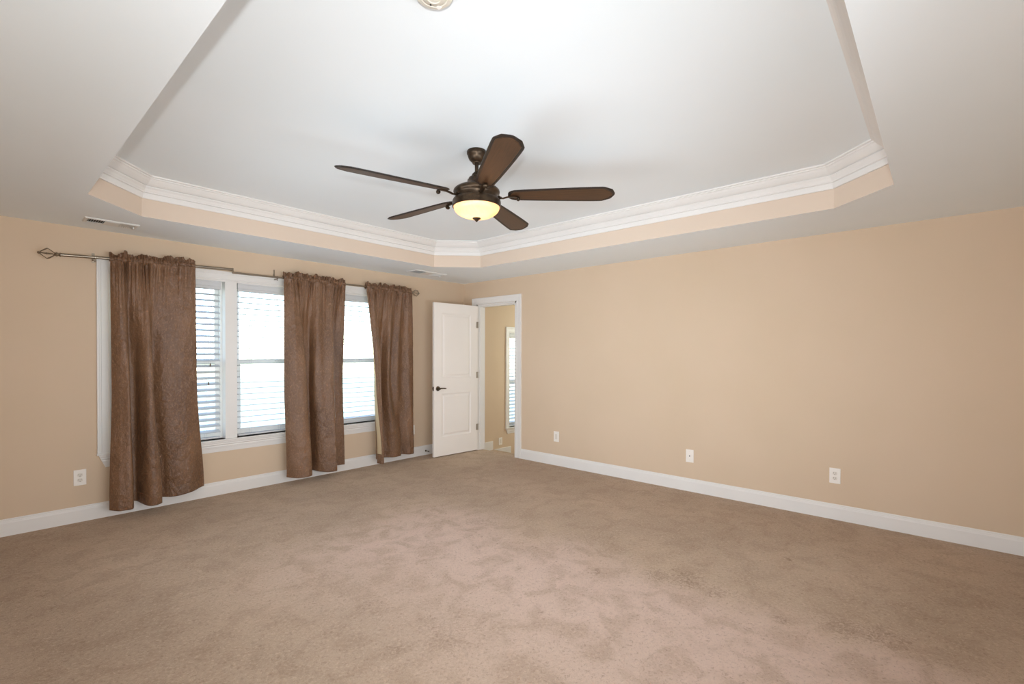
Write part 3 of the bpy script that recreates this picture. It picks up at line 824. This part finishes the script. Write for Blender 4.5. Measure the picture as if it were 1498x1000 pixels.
# ------------------------------------------------------------------ ceiling vents
def vent(x0, x1, y0, y1, label, flip=1):
    t = thing('ceiling_vent', label, 'vent', ((x0+x1)/2, (y0+y1)/2, H))
    z1 = H; z0 = H-.008
    bm = bmesh.new(); b = .022
    # sloped stamped frame
    sweep(bm, [(x0,y0,H),(x1,y0,H),(x1,y1,H),(x0,y1,H)][::-1], [(0,0),(0,.003),(.006,.009),(b,.009),(b,0)], (0,0,-1), closed=True)
    link_mesh('frame', bm, VENTW, t)
    link_mesh('duct', bx(x0+b, x1-b, y0+b, y1-b, H-.0015, H-.0005), DUCT, t)
    xm0 = x0+(x1-x0)*.36; xm1 = x0+(x1-x0)*.64
    bm = bmesh.new(); box(bm, xm0, xm1, y0+b, y1-b, H-.011, H-.006)
    link_mesh('centre_plate', bm, VENTW, t, bevel=.002)
    for (a, c, s) in ((x0+b, xm0, -1), (xm1, x1-b, 1)):
        bm = bmesh.new(); n = 7
        for k in range(n):
            xx = a+(c-a)*(k+.5)/n
            an = s*math.radians(38); w = .006
            dx, dz = w*math.sin(an), w*math.cos(an)
            v = [(xx-dx-.0006, H-.0075+dz), (xx-dx+.0006, H-.0075+dz), (xx+dx+.0006, H-.0075-dz), (xx+dx-.0006, H-.0075-dz)]
            A = [bm.verts.new((p, y0+b, min(q_, H-.001))) for p, q_ in v]; B = [bm.verts.new((p, y1-b, min(q_, H-.001))) for p, q_ in v]
            for j in range(4): bm.faces.new((A[j], A[(j+1) % 4], B[(j+1) % 4], B[j]))
            bm.faces.new(A); bm.faces.new(B)
        link_mesh('louvers', bm, VENTW, t)
    bm = bmesh.new(); box(bm, x1-b-.012, x1-b-.004, (y0+y1)/2-.01, (y0+y1)/2+.03, H-.024, H-.009); link_mesh('damper_lever', bm, VENTW, t, bevel=.001)
    return t
vent(-4.30, -3.965, -.455, -.285, 'white ceiling vent above the left end of the curtain rod')
vent(-1.235, -.745, -.49, -.29, 'white ceiling vent near the far corner above the right curtain')

# ------------------------------------------------------------------ smoke detector
sx_, sy_ = -3.748, -3.925
sd = thing('smoke_detector', 'round off-white smoke detector on the tray ceiling at the top edge', 'smoke detector', (sx_, sy_, H2))
bm = bmesh.new(); lathe(bm, [(0,0),(.075,0),(.075,-.010),(.071,-.013),(0,-.013)], (sx_, sy_, H2), 48); link_mesh('base', bm, SMOKE, sd, smooth=True)
bm = bmesh.new(); lathe(bm, [(0,-.013),(.070,-.013),(.070,-.026),(.066,-.033),(.050,-.037),(.047,-.035),(.045,-.037),(.024,-.042),(.022,-.040),(.012,-.040),(.012,-.043),(0,-.043)], (sx_, sy_, H2), 48); cv = link_mesh('cover', bm, SMOKE, sd, smooth=True)
bm = bmesh.new(); lathe(bm, [(0,0),(.0035,0),(.0035,-.003),(0,-.003)], (sx_+.012, sy_+.034, H2-.0385), 12); link_mesh('sensor_hole', bm, DARK, cv)
bm = bmesh.new(); box(bm, sx_+.034, sx_+.052, sy_+.018, sy_+.034, H2-.0385, H2-.034); link_mesh('label_tab', bm, PLATE, cv, bevel=.001)

# ------------------------------------------------------------------ ceiling fan
FX, FY = -2.662, -3.026
fan = thing('ceiling_fan', 'five-blade dark bronze ceiling fan with a lit glass bowl', 'ceiling fan', (FX, FY, H2))
def fpart(name, prof, m, par=None, seg=56):
    bm = bmesh.new(); lathe(bm, prof, (FX, FY, 0), seg); return link_mesh(name, bm, m, par or fan, smooth=True)
fpart('canopy', [(0,2.728),(.062,2.728),(.065,2.722),(.065,2.708),(.061,2.704),(.058,2.690),(.050,2.672),(.036,2.658),(.030,2.654),(.028,2.646),(0,2.646)], BRONZE)
fpart('downrod', [(0,2.66),(.0125,2.66),(.0125,2.55),(0,2.55)], BRONZE, seg=20)
fpart('downrod_collar', [(0,2.590),(.018,2.590),(.022,2.584),(.030,2.578),(.034,2.566),(.036,2.556),(0,2.556)], BRONZE)
mh = fpart('motor_housing', [(0,2.560),(.040,2.560),(.050,2.554),(.056,2.540),(.060,2.528),(.066,2.516),(.080,2.506),(.100,2.498),(.122,2.490),(.140,2.480),(.150,2.470),(.153,2.460),(.150,2.450),
      (.142,2.444),(.138,2.436),(.136,2.420),(.136,2.412),(0,2.412)], BRONZE)
for k in range(6):
    a = k*PI/3+.3
    bm = bmesh.new(); bx_ = box(bm, -.004, .004, -.002, .002, -.010, .010)
    bmesh.ops.transform(bm, matrix=Matrix.Translation((FX+.0585*math.cos(a), FY+.0585*math.sin(a), 2.533)) @ Matrix.Rotation(a+PI/2, 4, 'Z') @ Matrix.Rotation(-.2, 4, 'X'), verts=bm.verts)
    link_mesh('vent_slot', bm, DARK, mh)
fpart('light_fitter', [(0,2.414),(.140,2.414),(.152,2.410),(.158,2.400),(.160,2.388),(.158,2.378),(.160,2.372),(.160,2.362),(.156,2.358),(.150,2.360),(.150,2.372),(.146,2.402),(0,2.402)], BRONZE)
bowlp = []
for k in range(15):
    a = PI/2*k/14
    bowlp.append((.151*math.cos(a)**.9 if k < 14 else .012, 2.362-.074*math.sin(a)))
inner = [(max(r-.0035, .010), z+.0035) for r, z in bowlp][::-1]
bm = bmesh.new()
lathe(bm, bowlp + inner, (FX, FY, 0), 64)
bw = link_mesh('glass_bowl', bm, BOWL, fan, smooth=True); bw['label'] = 'lit warm white glass bowl'
fpart('finial', [(0,2.294),(.026,2.294),(.028,2.289),(.026,2.285),(.018,2.280),(.010,2.272),(.004,2.266),(0,2.264)], BRONZE, seg=28)
for a in (0.4, 0.4+2*PI/3, 0.4+4*PI/3):
    p = (FX+.055*math.cos(a), FY+.055*math.sin(a), 2.350)
    light('fan_bulb', 'POINT', p, 19.0, (1.0, .86, .68), shadow_soft_size=.022)

def blade_outline():
    """half widths along r; rounded root, widest near the end, clipped corners"""
    L0, L1 = .205, .900
    top = [(.205,.0),(.207,.022),(.214,.038),(.228,.050),(.25,.058),(.32,.064),(.42,.070),(.54,.076),(.66,.081),(.76,.084),(.812,.084),(.826,.082),(.868,.060),(.878,.054),(.886,.040),(.898,.012),(.900,.0)]
    return top
def blade_mesh(grow, z0, z1):
    pts = blade_outline(); pts2 = []
    c = .56
    for r, w in pts:
        rr = r+grow*(1 if r > .6 else -1)*(1 if (r > .84 or r < .235) else 0)
        pts2.append((rr, max(0, w+grow*(1 if w > .02 else .0))))
    loop = [(r, w) for r, w in pts2] + [(r, -w) for r, w in pts2[::-1][1:-1]]
    return loop
def loft(bm, loops):
    """loops: list of (loop, z); connects consecutive and caps the ends"""
    rs = [[bm.verts.new((x, y_, z)) for x, y_ in lp] for lp, z in loops]
    n = len(rs[0])
    for a, b in zip(rs[:-1], rs[1:]):
        for k in range(n): bm.faces.new((a[k], a[(k+1) % n], b[(k+1) % n], b[k]))
    bm.faces.new(rs[0]); bm.faces.new(rs[-1])
PH, PIT, ZB = math.radians(21), math.radians(12.0), 2.437
B0 = blade_mesh(0, 0, 0); Bi = blade_mesh(-.004, 0, 0); Bg = blade_mesh(-.013, 0, 0); Bp = blade_mesh(-.016, 0, 0)
for k in range(5):
    a = PH + k*2*PI/5
    R_ = Matrix.Translation((FX, FY, ZB)) @ Matrix.Rotation(a, 4, 'Z') @ Matrix.Rotation(-PIT, 4, 'X')
    bm = bmesh.new(); loft(bm, [(Bi, .0045), (B0, .002), (B0, -.002), (Bi, -.0045), (Bg, -.0048), (Bp, -.0030)])
    bmesh.ops.transform(bm, matrix=R_, verts=bm.verts)
    bl = link_mesh('blade', bm, BLADE, fan)
    bm = bmesh.new(); loft(bm, [(Bp, -.0030), (blade_mesh(-.0185, 0, 0), -.0046)])
    bmesh.ops.transform(bm, matrix=Matrix.Identity(4), verts=bm.verts)
    # keep this panel in blade-local axes for the wood grain: bake the rotation into the object
    o = link_mesh('blade_panel', bm, WOOD, bl, world_co=False)
    o.matrix_local = INV[fan.name] @ R_
    o['label'] = 'brown wood panel on the blade underside'
    # blade arm: flat iron from the motor to a screw plate, ending in a scroll under the blade
    R0 = Matrix.Translation((FX, FY, 0)) @ Matrix.Rotation(a, 4, 'Z')
    bm = bmesh.new()
    pts = [(.118, 0, 2.426), (.140, 0, 2.424), (.158, 0, 2.418), (.175, 0, 2.417), (.195, 0, 2.423), (.220, 0, 2.4275), (.250, 0, 2.4275), (.272, 0, 2.4245)]
    # scroll
    for j in range(1, 15):
        th_ = PI/2 - j*(2*PI*1.15/14)
        rr = .0135*(1-j/20)
        pts.append((.272+rr*math.cos(th_)*1.0, 0, 2.411+rr*math.sin(th_)))
    tube(bm, pts, [.010]*3+[.0095]*5+[.0085]*14, 10, flat=(1.5, .42))
    # root scroll on the motor
    pts = [(.150+.012*(1-j/16)*math.cos(j*.55), 0, 2.425-.012*(1-j/16)*math.sin(j*.55)) for j in range(12)]
    tube(bm, pts, .0085, 8, flat=(1.6, .5))
    bmesh.ops.transform(bm, matrix=R0, verts=bm.verts)
    ar = link_mesh('blade_arm', bm, BRONZE, fan, smooth=True)

# ------------------------------------------------------------------ outdoors seen through the blinds
GZ = -3.2
struct('ground', bx(-40, 60, WT+.3, 90, GZ-.3, GZ), GRASS, 'lawn outside the windows')
